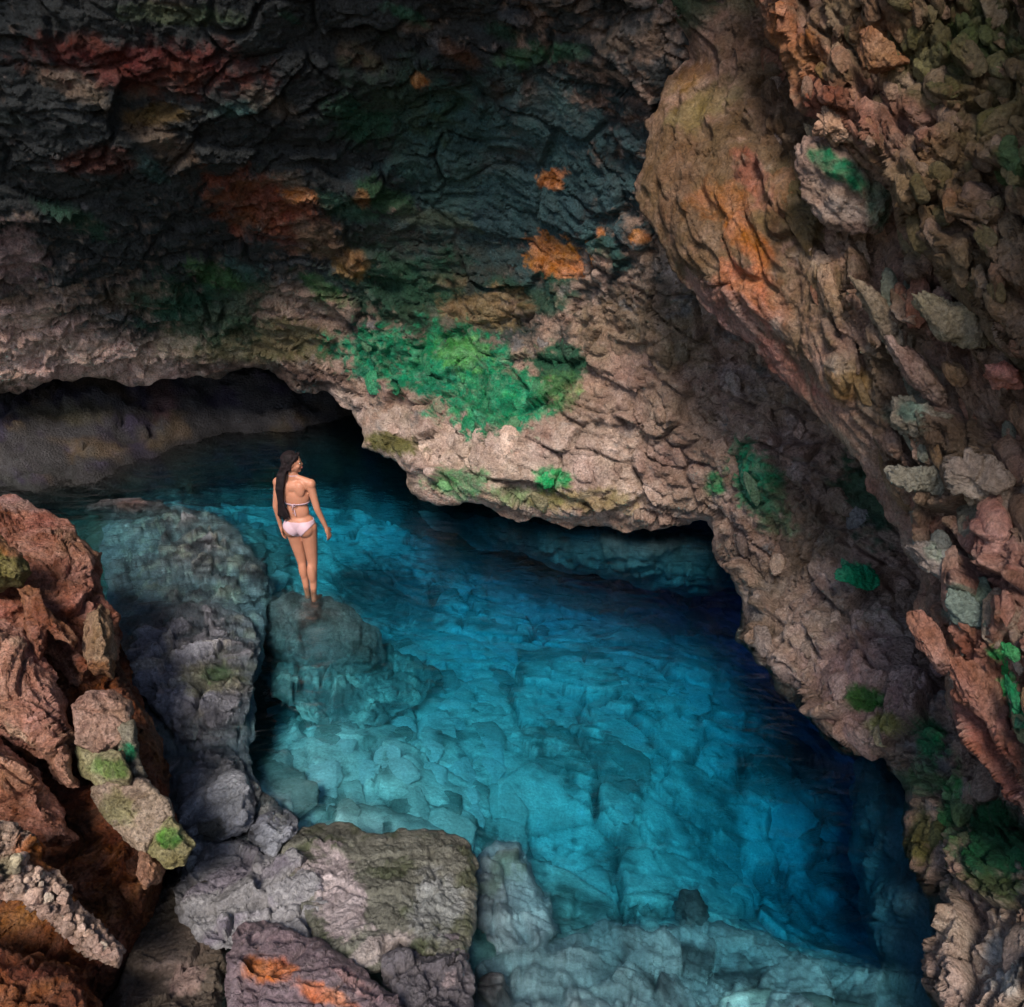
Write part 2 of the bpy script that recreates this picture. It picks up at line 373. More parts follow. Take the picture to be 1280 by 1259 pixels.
f1, e1, c1, t1 = worley(Wd*np.array((.9, 1.25, .5)), 5); f2, e2, c2, t2 = worley(Wd*np.array((2.3, 3.0, 1)), 6); f3, e3, c3, t3 = worley(Wd*6, 8)
cr1 = (1-sstep(0, .07, e1))*(vnoise(W*.7, 12) > -.2); cr2 = (1-sstep(0, .075, e2))*(vnoise(W*1.1, 14) > -.12)
V[:, 2] += .12*(c1-.5)*sstep(0, .06, e1)+.10*t1-.20*cr1+.035*(c2-.5)-.08*cr2+.03*t2+.008*(c3-.5)+.05*fbm(W/.9, 4, 3)
V[:, 2] = np.minimum(V[:, 2], np.where(Y.ravel() > 4.6, -.15, 9))
ii = np.arange(hh*ww).reshape(hh, ww); F = np.stack([ii[:-1, :-1], ii[:-1, 1:], ii[1:, 1:], ii[1:, :-1]], -1).reshape(-1, 4)
fcol = paint(V, (.76, .76, .72), [(60,640,190,120,0,(.05,.06,.05),.4),(150,560,150,60,0,(.10,.10,.09),.5),(140,740,40,110,0,(.09,.10,.08),.4),(230,800,95,260,0,(.21,.21,.24),.4),(322,910,26,100,8,(.04,.07,.06),.4),(250,1100,80,80,0,(.06,.05,.045),.5),  # dark blots put the shade of the left channel and gap into the colour
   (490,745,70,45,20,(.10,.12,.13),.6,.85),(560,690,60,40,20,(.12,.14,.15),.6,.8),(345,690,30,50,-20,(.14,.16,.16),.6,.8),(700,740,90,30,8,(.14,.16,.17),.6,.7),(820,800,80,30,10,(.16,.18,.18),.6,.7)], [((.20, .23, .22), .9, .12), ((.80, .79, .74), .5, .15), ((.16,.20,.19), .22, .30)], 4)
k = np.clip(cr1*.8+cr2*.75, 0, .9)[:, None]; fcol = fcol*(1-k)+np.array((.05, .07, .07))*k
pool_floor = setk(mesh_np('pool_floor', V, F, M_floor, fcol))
FL = dict(V=V, N=np.tile(np.array((0., 0, 1)), (len(V), 1)), col=fcol); FL['x'], FL['y'] = proj(V); FL['d'] = np.full(len(V), 99.); FL['px'] = None
# the ground beyond the pool, under and behind the camera
xs = np.arange(-30, 30, .5); ys = np.arange(-30, 34, .5); X, Y = np.meshgrid(xs, ys); h2, w2 = X.shape
Zg = 2.6*sstep(2, -3, Y.ravel())-3.5*sstep(-1.5, 3, Y.ravel())-4.0*sstep(3, 8, Y.ravel()); Vg = np.c_[X.ravel(), Y.ravel(), Zg+.4*fbm(np.c_[X.ravel(), Y.ravel(), Zg]/2.5, 4, 77)]
ii = np.arange(h2*w2).reshape(h2, w2); Fg = np.stack([ii[:-1, :-1], ii[:-1, 1:], ii[1:, 1:], ii[1:, :-1]], -1).reshape(-1, 4)
setk(mesh_np('ground', Vg, Fg, M_rock, paint(Vg, brown, (), [(tan, 2, .1)], 5)))

# water body
mw, t, N = nodes('pool_water'); L = t.links.new
out = N('ShaderNodeOutputMaterial'); tr = N('ShaderNodeBsdfTransparent'); gl = N('ShaderNodeBsdfGlossy'); gl.inputs['Roughness'].default_value = .04
fr = N('ShaderNodeFresnel'); fr.inputs[0].default_value = 1.33; mx = N('ShaderNodeMixShader'); geo = N('ShaderNodeNewGeometry')
mp = N('ShaderNodeMapping'); mp.inputs['Scale'].default_value = (1.0, 2.1, 1); mp.inputs['Rotation'].default_value = (0, 0, .15); L(geo.outputs['Position'], mp.inputs['Vector'])
nz = N('ShaderNodeTexNoise'); nz.inputs['Scale'].default_value = 2.6; nz.inputs['Detail'].default_value = 4; nz.inputs['Distortion'].default_value = .8; L(mp.outputs[0], nz.inputs['Vector'])
bp = N('ShaderNodeBump'); bp.inputs['Strength'].default_value = .5; bp.inputs['Distance'].default_value = .12; L(nz.outputs[0], bp.inputs['Height'])
rf = N('ShaderNodeBsdfRefraction'); rf.inputs['IOR'].default_value = 1.07; rf.inputs['Roughness'].default_value = .03; L(bp.outputs[0], rf.inputs['Normal'])
m2 = N('ShaderNodeMixShader'); m2.inputs[0].default_value = .28; L(tr.outputs[0], m2.inputs[1]); L(rf.outputs[0], m2.inputs[2])
L(bp.outputs[0], fr.inputs['Normal']); L(bp.outputs[0], gl.inputs['Normal']); L(fr.outputs[0], mx.inputs[0]); L(m2.outputs[0], mx.inputs[1]); L(gl.outputs[0], mx.inputs[2]); L(mx.outputs[0], out.inputs['Surface'])
ab = N('ShaderNodeVolumeAbsorption'); ab.inputs['Color'].default_value = (0.0, .772, .892, 1); ab.inputs['Density'].default_value = 1.0
L(ab.outputs[0], out.inputs['Volume'])
bm = bmesh.new(); bmesh.ops.create_cube(bm, size=1)
for v in bm.verts: v.co = Vector((-3+v.co.x*27, 10+v.co.y*25, -5+v.co.z*10))
me = bpy.data.meshes.new('water'); bm.to_mesh(me); bm.free(); me.materials.append(mw); water = bpy.data.objects.new('water', me); C.objects.link(water); setk(water)

# cave wall: ceiling, ledge over the water and the right bank, one continuous body of rock
polyA = [(-700,-480),(-700,520),(-200,498),(0,492),(90,478),(200,474),(300,462),(345,468),(372,492),(410,490),(440,512),(452,560),(480,572),(508,590),(512,615),(545,632),(620,640),(680,650),(745,658),(800,662),(850,658),(884,652),
         (890,690),(918,730),(925,765),(918,800),(945,830),(968,862),(1000,888),(1030,925),(1065,945),(1105,948),(1128,985),(1130,1040),(1140,1090),(1162,1130),(1168,1170),(1160,1215),(1168,1262),(1160,1330),(1150,1500),(2000,1500),(2000,-480)]
ctA = [(-700,500,11),(-700,100,8.5),(0,480,12.8),(0,300,10.2),(0,100,8.3),(0,-200,7.7),(200,465,13.2),(330,455,13.2),(200,300,10.6),(200,100,8.6),(440,500,12.9),(450,555,12.2),(510,612,11.7),
       (640,642,11.2),(740,655,10.9),(885,650,10.3),(500,420,12.0),(640,470,11.5),(640,540,10.9),(740,580,10.6),(640,300,11.0),(640,100,9.3),(640,-100,7.6),(400,-500,6.0),(0,-600,6.8),(900,-600,4.6),(400,300,11),(400,100,9.0),
       (900,500,9.6),(960,600,8.9),(925,765,9.5),(918,800,8.85),(1000,888,7.8),(1060,945,7.3),(1130,1010,6.7),(1150,1100,6.1),(1165,1180,5.7),(1165,1260,5.3),(1050,760,8.2),(1100,850,7.4),(1180,1000,6.1),(1240,1200,5.1),(1280,1260,4.7),
       (1200,800,7.4),(1150,600,8.2),(1400,1100,4.9),(1400,600,7.2),(800,300,9.6),(850,100,8.4),(1500,0,6.5),(1500,1400,3.9)]
blA = [(0,430,150,55,5,(.66,.43,.36),.5),(150,450,230,32,5,(.62,.42,.35),.5),(250,430,60,24,0,(.5,.38,.28),.5),(20,320,40,45,20,(.28,.18,.17),.5),(340,400,95,40,-8,tan,.5),(330,430,110,35,0,olive,.6,.7),(250,385,90,45,10,dkgreen,.6,.8),(330,260,90,40,20,(.20,.07,.04),.7),(370,245,22,10,0,orange,.4),
       (400,300,40,22,30,brown,.6),(420,400,14,60,-25,tan,.5),(440,505,40,14,25,pale,.5,.9),(330,470,110,22,4,dbrown,.5,.9),(180,80,160,35,5,(.13,.03,.02),.7,.8),(230,20,90,16,5,(.08,.11,.06),.6,.7),(540,160,120,80,30,(.04,.08,.045),.8,.7),(690,150,60,60,30,(.07,.11,.11),.8,.7),
       (640,230,180,120,10,teal,.8,.7),(450,150,50,30,20,dkgreen,.6,.8),(120,200,60,20,0,(.10,.03,.02),.6,.7),(560,250,40,60,20,(.05,.10,.09),.6,.8),(480,250,40,20,20,(.04,.10,.045),.5,.8),(400,360,40,14,30,(.05,.16,.05),.5,.8),(270,345,40,14,20,(.06,.14,.05),.5,.8),(700,120,16,30,0,(.10,.17,.17),.4,.8),(640,110,14,30,0,(.09,.14,.14),.4,.8),(545,275,60,12,10,(.10,.12,.08),.5,.7),(450,250,12,10,0,(.3,.14,.07),.4,.8),(560,350,30,10,0,(.3,.2,.12),.4,.8),(200,140,50,16,0,(.12,.07,.02),.5,.7),(520,370,120,60,20,dkgreen,.7,.8),(600,385,60,25,0,(.22,.15,.08),.5),
       (690,225,18,14,0,orange,.25),(695,320,44,26,18,orange,.22),(798,297,14,10,0,orange,.3),(527,103,14,10,0,orange,.4),(750,290,8,6,0,orange,.3),(440,330,25,20,0,(.35,.18,.07),.5,.7),
       (800,430,90,60,20,(.24,.17,.12),.6,.9),(760,500,200,60,12,tan,.5),(700,590,260,60,4,pale,.5,.85),(560,560,140,40,10,pale,.5,.8),(490,555,40,14,10,olive,.4),(860,560,90,80,20,tan,.5),
       (500,450,95,38,12,green,.35),(590,470,95,60,25,green,.35),(640,505,70,36,-15,green,.3),(700,455,38,30,-20,dkgreen,.4),(580,440,40,22,0,lime,.5,.7),(575,605,45,22,5,(.05,.26,.1),.5,.8),(690,600,22,16,0,(.03,.3,.1),.4),(660,620,60,14,0,(.1,.22,.07),.5,.7),(720,625,70,16,0,(.22,.17,.07),.5,.7),
       (950,610,30,70,-28,green,.35),(1085,620,40,60,-35,dkgreen,.5,.9),(1073,720,26,15,0,(.02,.28,.14),.2),(895,605,12,18,0,(.05,.25,.1),.5),(700,490,30,26,0,(.08,.2,.06),.5,.6),
       (1050,800,110,80,45,pale,.7,.7),(1090,860,90,80,45,(.34,.23,.22),.6,.8),(1080,872,32,20,0,(.05,.15,.04),.5),(1110,905,26,16,0,(.25,.27,.08),.5,.8),
       (1165,925,22,34,-20,(.03,.2,.08),.5),(1150,975,46,20,0,(.08,.2,.09),.6,.8),(1190,1010,18,55,5,(.03,.2,.06),.5,.9),(1245,1060,50,75,-10,(.015,.09,.035),.5),(1150,1050,24,40,0,olive,.5),(1230,1110,50,30,0,(.07,.08,.03),.6,.8),(1210,1200,60,90,0,pale,.5),(1250,1210,26,36,0,white,.4,.9),
       (820,700,60,14,0,tan,.5,.3),(1000,650,60,60,20,(.17,.11,.075),.7,.6)]
_r = random.Random(12); _pal = [dkgreen, (.05,.13,.06), (.07,.16,.15), (.17,.06,.03), (.15,.10,.07), (.22,.16,.12), (.045,.05,.06), (.05,.15,.09), (.11,.13,.12)]
blMot = []
for _i in range(64):
    _x = _r.uniform(0, 820); _y = _r.uniform(0, 400); _w = _r.uniform(9, 34)
    if _x < 420 and _y < 330 and _r.random() < .55: continue
    blMot.append((_x, _y, _w*_r.uniform(1, 2.2), _w*.6, _r.uniform(-25, 45), _r.choice(_pal), .6, _r.uniform(.4, .8)))
relA = dict(big=.20, block=.17, chip=.065, grit=.018, sb=1.3, s1=.48, s2=.14)
MA = frame_for((1, -.15, -.18), .45)
def skA(x, y):
    k = sstep(630, 690, y)*sstep(870, 900, x); k = k[:, None]
    return (1-k)*np.array((0, 6.5, .4))+k*np.array((2.6, 1.8, -1.0))
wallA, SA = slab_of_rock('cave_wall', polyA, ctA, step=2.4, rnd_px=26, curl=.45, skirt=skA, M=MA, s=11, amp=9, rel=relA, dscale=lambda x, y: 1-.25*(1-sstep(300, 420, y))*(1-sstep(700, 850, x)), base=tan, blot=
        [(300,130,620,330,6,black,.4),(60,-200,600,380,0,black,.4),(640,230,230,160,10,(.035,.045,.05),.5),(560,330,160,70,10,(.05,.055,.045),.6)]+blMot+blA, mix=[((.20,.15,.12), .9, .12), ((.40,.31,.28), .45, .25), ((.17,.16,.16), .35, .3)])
setk(wallA)
grow_stones(wallA, SA, 200, (.05, .11), 3, PROTO, lambda x, y: (y > 430) & (x > 450) & ((x > 900) | (y < 660)), (1.5, 1, .6), .6)

# unseen rock slab added above the frame to shade the upper left wall
xs = np.arange(-15, 3.2, .25); ys = np.arange(3.0, 11.5, .25); X, Y = np.meshgrid(xs, ys); h3, w3 = X.shape; x3 = X.ravel(); y3 = Y.ravel()
front = 6.4+.35*np.sin(x3*1.3)+1.6*sstep(-.5, 2.5, x3); y3 = np.maximum(y3, front)
Vr = np.c_[x3, y3, 8.3+.12*(y3-4)+.0*x3]; Vr[:, 2] += .5*fbm(Vr/1.6, 4, 301)+.35*worley(Vr/1.1, 302)[3]; Vt = Vr+np.array((0, 0, 1.6))
ii = np.arange(h3*w3).reshape(h3, w3); Fr = np.stack([ii[:-1, :-1], ii[1:, :-1], ii[1:, 1:], ii[:-1, 1:]], -1).reshape(-1, 4)
E = boundary_loop_edges(Fr); n3 = len(Vr); Va = np.r_[Vr, Vt]
Fa = np.r_[Fr, Fr[:, ::-1]+n3, np.stack([E[:, 1], E[:, 0], E[:, 0]+n3, E[:, 1]+n3], 1)]
setk(mesh_np('shade_slab', Va, Fa, M_rock, paint(Va, (.08,.08,.075), (), [(brown, 1.5, .2)], 8)))

# far recess behind the arch
ctR = [(-400,400,21),(0,500,19),(300,500,19.5),(600,500,20),(1100,600,20),(0,800,14),(600,760,17),(-400,700,15),(400,200,22)]
polyR = [(-900,150),(1300,150),(1300,760),(700,720),(350,640),(0,640),(-900,900)]
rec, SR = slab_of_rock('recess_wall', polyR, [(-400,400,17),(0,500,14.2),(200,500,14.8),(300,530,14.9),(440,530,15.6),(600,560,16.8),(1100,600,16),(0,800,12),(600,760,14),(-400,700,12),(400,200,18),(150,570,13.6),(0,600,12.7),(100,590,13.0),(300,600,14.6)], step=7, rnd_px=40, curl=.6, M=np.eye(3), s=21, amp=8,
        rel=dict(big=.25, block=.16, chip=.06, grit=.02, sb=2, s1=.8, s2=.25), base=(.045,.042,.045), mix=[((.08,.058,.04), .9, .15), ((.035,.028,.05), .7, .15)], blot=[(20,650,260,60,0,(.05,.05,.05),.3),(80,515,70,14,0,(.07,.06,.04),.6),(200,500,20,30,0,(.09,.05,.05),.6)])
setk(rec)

# right hand bulge with the diagonal edge
polyB = [(740,-300),(770,-20),(845,40),(862,75),(830,105),(806,150),(806,190),(792,230),(800,265),(835,330),(870,368),(925,420),(955,450),(1000,500),(1040,540),(1075,580),(1105,640),(1130,690),(1150,735),(1145,770),(1172,810),(1180,870),(1200,930),(1240,965),(1285,1025),(1400,1150),(2000,1400),(2000,-900),(740,-900)]
ctB = [(800,200,7.9),(850,60,8.0),(800,-100,7.6),(900,250,7.0),(950,450,7.0),(1000,350,6.5),(1060,560,6.3),(1100,450,5.9),(1150,720,5.6),(1200,600,5.45),(1180,860,5.15),(1280,1020,4.5),(1280,800,4.7),(1280,500,5.0),(1100,200,6.1),(1280,100,5.4),(950,50,7.2),(1000,-300,6),(1500,300,4.4),(1500,1000,3.9),(1500,-500,5)]
blB = [(890,260,130,190,-25,(.14,.085,.045),.5,.9),(980,150,60,120,-20,(.13,.08,.045),.5,.8),(930,290,18,62,-38,(.40,.15,.06),.6,.8),(900,250,40,30,0,(.3,.12,.05),.6,.7),(940,370,60,34,50,(.45,.17,.10),.5,.8),(905,385,70,24,42,(.36,.2,.17),.5,.8),(980,460,60,24,42,(.33,.15,.12),.5,.8),(950,230,50,20,50,red,.5,.7),
       (880,130,60,22,-30,(.17,.13,.05),.5,.6),(865,95,30,12,-40,(.34,.18,.07),.5,.8),(1000,250,50,50,0,olive,.6,.35),(1010,370,50,80,0,(.20,.14,.08),.7,.6),(1060,480,34,30,0,(.38,.22,.10),.5,.7),(820,0,80,50,0,dkgreen,.7,.8),(900,60,60,60,0,dbrown,.7,.6),
       (1230,850,60,110,-25,red,.5,.8),(1240,960,30,60,-35,(.36,.14,.10),.5,.8),(1140,520,26,20,20,gteal,.5,.7),(1250,815,16,14,0,(.05,.4,.10),.3),(1260,855,16,18,-20,(.03,.33,.10),.3),(1275,890,14,30,-20,(.06,.35,.17),.3),(1250,700,50,90,-20,(.36,.17,.14),.6,.6),
       (1205,755,34,26,30,gteal,.35,.9),(1250,340,20,24,0,(.03,.28,.10),.5,.8),(1270,378,22,8,0,(.12,.3,.16),.4,.8),(1170,690,30,18,20,(.24,.27,.25),.5,.8),(1060,230,50,30,30,green,.4,.4)]
MB_ = frame_for(DIAG, .36)
relB = dict(big=.20, block=.17, chip=.075, grit=.018, sb=1.1, s1=.36, s2=.13, strata=.20)
wallB, SB = slab_of_rock('rock_overhang', polyB, ctB, step=2.35, rnd_px=44, curl=.28, skirt=(2.0, 2.2, .5), M=MB_, s=31, amp=8, rel=relB, dscale=lambda x, y: .35+.65*sstep(-30, 60, x-940-(y-180)*.35)+.25*sstep(1100, 1250, x), base=(.33,.205,.155), blot=blB, mix=[((.20,.13,.09), .7, .1), ((.38,.28,.22), .35, .25), ((.22,.18,.11), .9, .42)])
setk(wallB)
rightside = lambda x, y: (x-940 > (y-180)*.35) & (x > 960)
grow_stones(wallB, SB, 260, (.03, .075), 5, PROTO, rightside, (2.4, 1, .75), .75, colmix=[gteal, pale, red, (.38,.22,.12)])

# nearer band of strata, upper right corner
polyC = [(930,-300),(938,-10),(955,40),(985,95),(1000,140),(1035,155),(1060,195),(1090,215),(1115,250),(1130,300),(1165,330),(1190,370),(1225,400),(1262,450),(1300,480),(1500,650),(2000,900),(2000,-900),(930,-900)]
ctC = [(940,0,6.3),(1000,140,5.95),(1060,195,5.6),(1130,300,5.25),(1200,380,4.85),(1290,470,4.55),(1280,200,4.6),(1280,0,4.9),(1100,50,5.4),(1100,-300,5),(1500,200,3.9),(1500,600,3.8)]
blC = [(1000,80,36,110,-30,(.30,.13,.06),.6,.8),(1040,150,60,50,-30,(.27,.11,.08),.6,.8),(1095,60,24,40,-20,(.42,.20,.10),.4,.8),(1120,150,70,50,20,(.27,.13,.10),.6,.7),(1180,60,60,60,0,(.08,.08,.03),.6,.8),(1240,40,60,60,0,(.05,.085,.025),.6,.7),(1250,150,60,70,0,(.11,.09,.035),.6,.7),(1265,210,20,30,0,(.07,.15,.06),.5,.8),(1160,220,60,60,20,(.22,.15,.08),.6,.6)]
wallC, SC = slab_of_rock('strata_band', polyC, ctC, step=2.25, rnd_px=40, curl=.22, skirt=(1.5, 2.0, .4), M=MB_, s=41, amp=9, rel=dict(big=.14, block=.17, chip=.10, grit=.022, sb=1.0, s1=.34, s2=.13, strata=.16), base=(.19,.12,.075), blot=blC, mix=[((.19,.13,.08), .6, .1), ((.28,.17,.12), .3, .3)])
setk(wallC)
grow_stones(wallC, SC, 290, (.022, .055), 6, PROTO, None, (1.8, 1, .8), .65, colmix=[(.28,.15,.09), (.09,.09,.03), (.3,.2,.15)])

# stones of the right wall that stand out singly
def key_stone(parent, px, py, d, size, ax2, col, s, sub=5, flat=1.0):
    """stone given by its centre, half lengths (long, across, thick) and the image slope of its long axis"""
    d = d+.07; c = P(float(px), float(py), d); q = P(px+math.cos(math.radians(ax2))*50, py+math.sin(math.radians(ax2))*50, d)
    ax = Vector(q-c).normalized(); nn = Vector(CAM-c).normalized(); nn = (nn-ax*nn.dot(ax)).normalized(); t_ = nn.cross(ax)
    V, F = stone_shape(sub, s, 1, 12); V = V*np.array(size)
    R = np.array(Matrix((ax, t_, nn)).transposed()); V = V@R.T+c
    Nn = ((V-c)@R/np.array(size)**2)@R.T; Nn /= np.linalg.norm(Nn, axis=1)[:, None]
    V = V+Nn*relief(V, MB_, s, big=.02, block=.035, chip=.018, grit=.006, s1=.3, s2=.11)[:, None]
    cc = paint(V, col[0], col[1] if len(col) > 1 else (), col[2] if len(col) > 2 else None, s)
    o = mesh_np('stone', V, F, M_rock, cc, parent=parent); return o
for a in [(1065,240,5.92,(.40,.22,.2),42,(tan,[(1050,212,44,20,35,(.02,.18,.08),.5),(1100,255,20,40,0,(.12,.17,.12),.5),(1055,265,34,18,0,pale,.4)]),1),
          (1140,525,5.35,(.21,.13,.12),30,((.30,.25,.19),[(1138,515,20,16,0,gteal,.5)]),2),(1150,600,5.3,(.17,.12,.1),10,((.34,.31,.25),),3),(1150,470,5.4,(.28,.09,.1),45,((.42,.28,.22),),4),
          (1255,470,4.75,(.13,.11,.1),30,((.42,.18,.13),),5),(1205,760,5.0,(.17,.11,.07),38,((.19,.24,.21),),6),(1170,700,5.3,(.22,.11,.1),35,((.33,.27,.24),[(1175,690,20,14,0,gteal,.5,.7)]),7),
          (1190,400,5.05,(.24,.15,.1),40,((.31,.25,.17),),8),(1045,160,5.65,(.14,.08,.08),50,((.45,.28,.2),),9),(1095,62,5.3,(.2,.1,.09),60,((.30,.15,.085),),10),(1165,810,5.05,(.2,.07,.08),60,((.36,.19,.145),),12),
          (1225,870,4.78,(.30,.09,.1),55,((.33,.165,.12),),13),(1262,815,4.6,(.06,.05,.05),20,((.05,.30,.10),),14),(1270,870,4.5,(.12,.06,.05),60,((.04,.27,.11),),15),(1225,600,5.0,(.18,.12,.1),20,((.40,.31,.25),),16),
          (1250,340,4.85,(.12,.10,.08),50,((.10,.2,.08),[(1250,335,16,16,0,(.03,.32,.12),.4)]),17),(1268,378,4.8,(.10,.05,.07),10,((.16,.30,.17),),18),(1110,400,5.7,(.34,.12,.1),50,((.29,.22,.16),),19),(1030,200,6.1,(.25,.12,.1),60,((.30,.24,.17),),20)]:
    key_stone(wallB, a[0], a[1], a[2], a[3], a[4], a[5], 200+a[6])
key_stone(wallA, 1073, 722, 7.85, (.18,.11,.09), 0, ((.03,.30,.15),), 230)

# ------------------------------------------------------------------ slabs and stones lying on the pool floor
PRU = [stone_mesh('stone', 4, 150+i, M_stone_u, 1, 9+i % 4) for i in range(8)]
q_ = fbm(FL['V']*.8, 3, 400)
grow_stones(pool_floor, FL, 100, (.07, .18), 15, PRU, lambda x, y: (x > 335) & (x < 640) & (y > 800) & (y < 1045) & (x+.3*(y-800) > 330), (1.6, 1.1, .30), .75, .25, 0)
grow_stones(pool_floor, FL, 60, (.06, .20), 16, PRU, lambda x, y: (x > 560) & (x < 1060) & (y > 720) & (y < 1120) & (q_ > .02), (1.6, 1.1, .24), .5, .3, 0, [(.18,.2,.2)])
grow_stones(pool_floor, FL, 36, (.08, .22), 17, PRU, lambda x, y: (x > 110) & (x < 345) & (y > 620) & (y < 1080), (1.4, 1.1, .4), .3, .3, 0, [(.2,.2,.24)])

# ------------------------------------------------------------------ LOOSE ROCKS
def rock(label, poly, ctrl, s, base, back=.8, mode='z', name='boulder', cat='boulder', **k):
    kw = dict(step=2.1, rnd_px=34, curl=.35, amp=6, rel=dict(big=.07, block=.06, chip=.03, grit=.010, sb=.8, s1=.5, s2=.16)); kw.update(k)
    o, S = slab_of_rock(name, poly, ctrl, mode=mode, back=back, s=s, base=base, **kw)
    # origin at the rock's own base
    V = np.empty(len(o.data.vertices)*3, np.float32); o.data.vertices.foreach_get('co', V); V = V.reshape(-1, 3)
    c = np.array((V[:, 0].mean(), V[:, 1].mean(), V[:, 2].min())); o.data.vertices.foreach_set('co', (V-c).ravel()); o.location = c
    tag(o, label, cat); return o, S
warm = rock_mat('rust_rock', bump=1.3, speck=.75)
RW = dict(big=.10, block=.09, chip=.04, grit=.012, sb=.7, s1=.38, s2=.12)
o, S = rock('dark rust-red rock mass behind and below the pink blocks at the left edge', [(-120,700),(60,690),(130,760),(165,850),(205,925),(212,985),(232,1060),(205,1110),(190,1170),(165,1215),(130,1290),(100,1400),(-120,1400)],
     [(60,720,7.3),(150,850,6.9),(205,960,6.3),(220,1060,5.8),(180,1160,5.5),(0,900,6.7),(0,1100,5.7),(100,1250,5.2),(-100,1300,5.0),(-100,800,6.9)], 51, (.25,.085,.042), mode='d', back=2.0, mat=warm, rel=RW, rnd_px=40, curl=.5,
     mix=[((.09,.035,.02), .5, .1), ((.36,.14,.06), .3, .28)], blot=[(180,940,30,60,-30,(.3,.14,.08),.5,.6)])
o, S = rock('large red-brown boulder with knobbly top edge, above the water at the left edge', [(-120,600),(0,620),(30,624),(65,640),(95,655),(128,692),(128,735),(150,765),(152,815),(140,850),(100,860),(60,820),(20,790),(-120,790)],
     [(0,630,7.9),(60,660,7.6),(120,700,7.4),(150,780,7.0),(140,850,6.7),(60,760,6.9),(0,760,6.8),(-100,700,7.0)], 52, (.42,.19,.135), mode='d', back=1.4, mat=warm, rel=RW, mix=[((.29,.115,.07), .5, .15)], blot=[(30,630,50,12,10,(.36,.2,.17),.5),(100,680,40,30,30,(.4,.22,.15),.5,.7)])
o, S = rock('small olive and orange stone wedged against the left edge under the red-brown boulder', [(-70,665),(0,668),(28,690),(42,715),(30,735),(0,742),(-70,740)], [(0,700,6.4),(30,715,6.45),(-60,700,6.4)], 53, (.22,.19,.07), mode='d', back=.8, mat=warm, rnd_px=22, curl=.25, blot=[(10,682,26,12,20,(.5,.26,.14),.5)], name='rock', cat='rock')
o, S = rock('upright tan oval boulder streaked orange at the water side of the heap', [(108,765),(128,752),(142,775),(146,820),(142,850),(118,845),(104,820)], [(125,760,6.5),(125,800,6.35),(125,850,6.3)], 54, (.40,.25,.16), mode='d', back=.8, mat=warm, rnd_px=20, curl=.22, blot=[(125,840,30,16,0,(.34,.15,.07),.5)])
o, S = rock('long ridge of rust rock slanting down between the red-brown boulder and the pink slabs', [(20,735),(50,735),(75,775),(100,800),(97,815),(70,800),(60,790),(50,830),(35,800)], [(40,750,6.4),(80,790,6.3),(50,820,6.2)], 55, (.32,.14,.08), mode='d', back=.8, mat=warm, rnd_px=14, curl=.18, name='rock', cat='rock')
o, S = rock('long pink slab leaning diagonally down the middle of the left rock heap', [(-120,770),(0,775),(30,785),(62,830),(85,880),(92,930),(100,985),(85,985),(55,950),(10,925),(-20,905),(-120,880)],
     [(0,800,6.15),(50,830,6.1),(80,900,5.9),(95,980,5.6),(10,900,5.75),(-100,830,6.0)], 56, (.54,.28,.205), mode='d', back=.8, mat=warm, rel=RW, rnd_px=26, curl=.3, mix=[((.50,.32,.22), .4, .2)])
o, S = rock('coarse pink-orange slab at the left edge below the long leaning slab', [(-120,890),(-10,915),(35,950),(62,985),(80,1010),(100,1050),(60,1062),(20,1040),(-120,1040)], [(0,930,5.55),(50,980,5.5),(90,1045,5.35),(0,1020,5.35),(-100,970,5.5)], 57, (.52,.25,.175), mode='d', back=.8, mat=warm, rnd_px=24, curl=.3, rel=RW, mix=[((.22,.08,.04), .35, .15)])
G = [((.50,.31,.24),'pale pink block at the top of the row of cracked blocks on the rust heap',[(95,885),(112,870),(135,868),(160,880),(162,905),(152,925),(125,940),(98,925)],[(130,890,5.9),(120,930,5.8)],()),
     ((.36,.32,.24),'small grey-pink block with a bright green stain beside the pale pink block',[(150,910),(168,905),(172,940),(182,965),(170,970),(155,950),(145,930)],[(160,915,5.9),(170,955,5.8)],[(160,943,12,14,-20,(.06,.38,.2),.3)]),
     ((.42,.38,.22),'pale block stained yellow-green between the pink block and the big cracked block',[(100,935),(125,942),(150,940),(160,965),(158,978),(125,985),(105,965)],[(120,945,5.75),(140,975,5.65)],[(138,960,26,14,10,(.22,.34,.10),.5)]),
     ((.50,.38,.29),'big cream block with pink rim, lowest of the row of cracked blocks',[(122,990),(150,975),(185,982),(205,1000),(210,1020),(192,1045),(180,1062),(150,1035),(130,1012)],[(150,985,5.65),(195,1010,5.55),(180,1055,5.4)],[(150,1010,28,22,30,(.36,.34,.16),.5,.8)]),
     ((.42,.38,.20),'green-stained corner block at the tip of the row above the dark gap',[(190,1046),(212,1024),(225,1035),(240,1058),(228,1078),(205,1078),(188,1064)],[(212,1030,5.45),(220,1070,5.3)],[(212,1048,16,14,0,(.18,.40,.09),.4)]),
     ((.40,.21,.14),'small orange-pink rock hanging under the big cream block',[(178,1065),(205,1080),(200,1100),(182,1110),(172,1092)],[(190,1075,5.4),(185,1100,5.3)],())]
for i, (c, lab, po, ct, bl) in enumerate(G):
    pc_ = np.mean(po, 0); po = [tuple(pc_+(np.array(q)-pc_)*1.2) for q in po]
    rock(lab, po, ct, 60+i, c, mode='d', back=.5, mat=warm, rnd_px=10, curl=.11, amp=3, step=2.2, rel=dict(big=.03, block=.03, chip=.02, grit=.008, sb=.5, s1=.3, s2=.1), blot=bl)
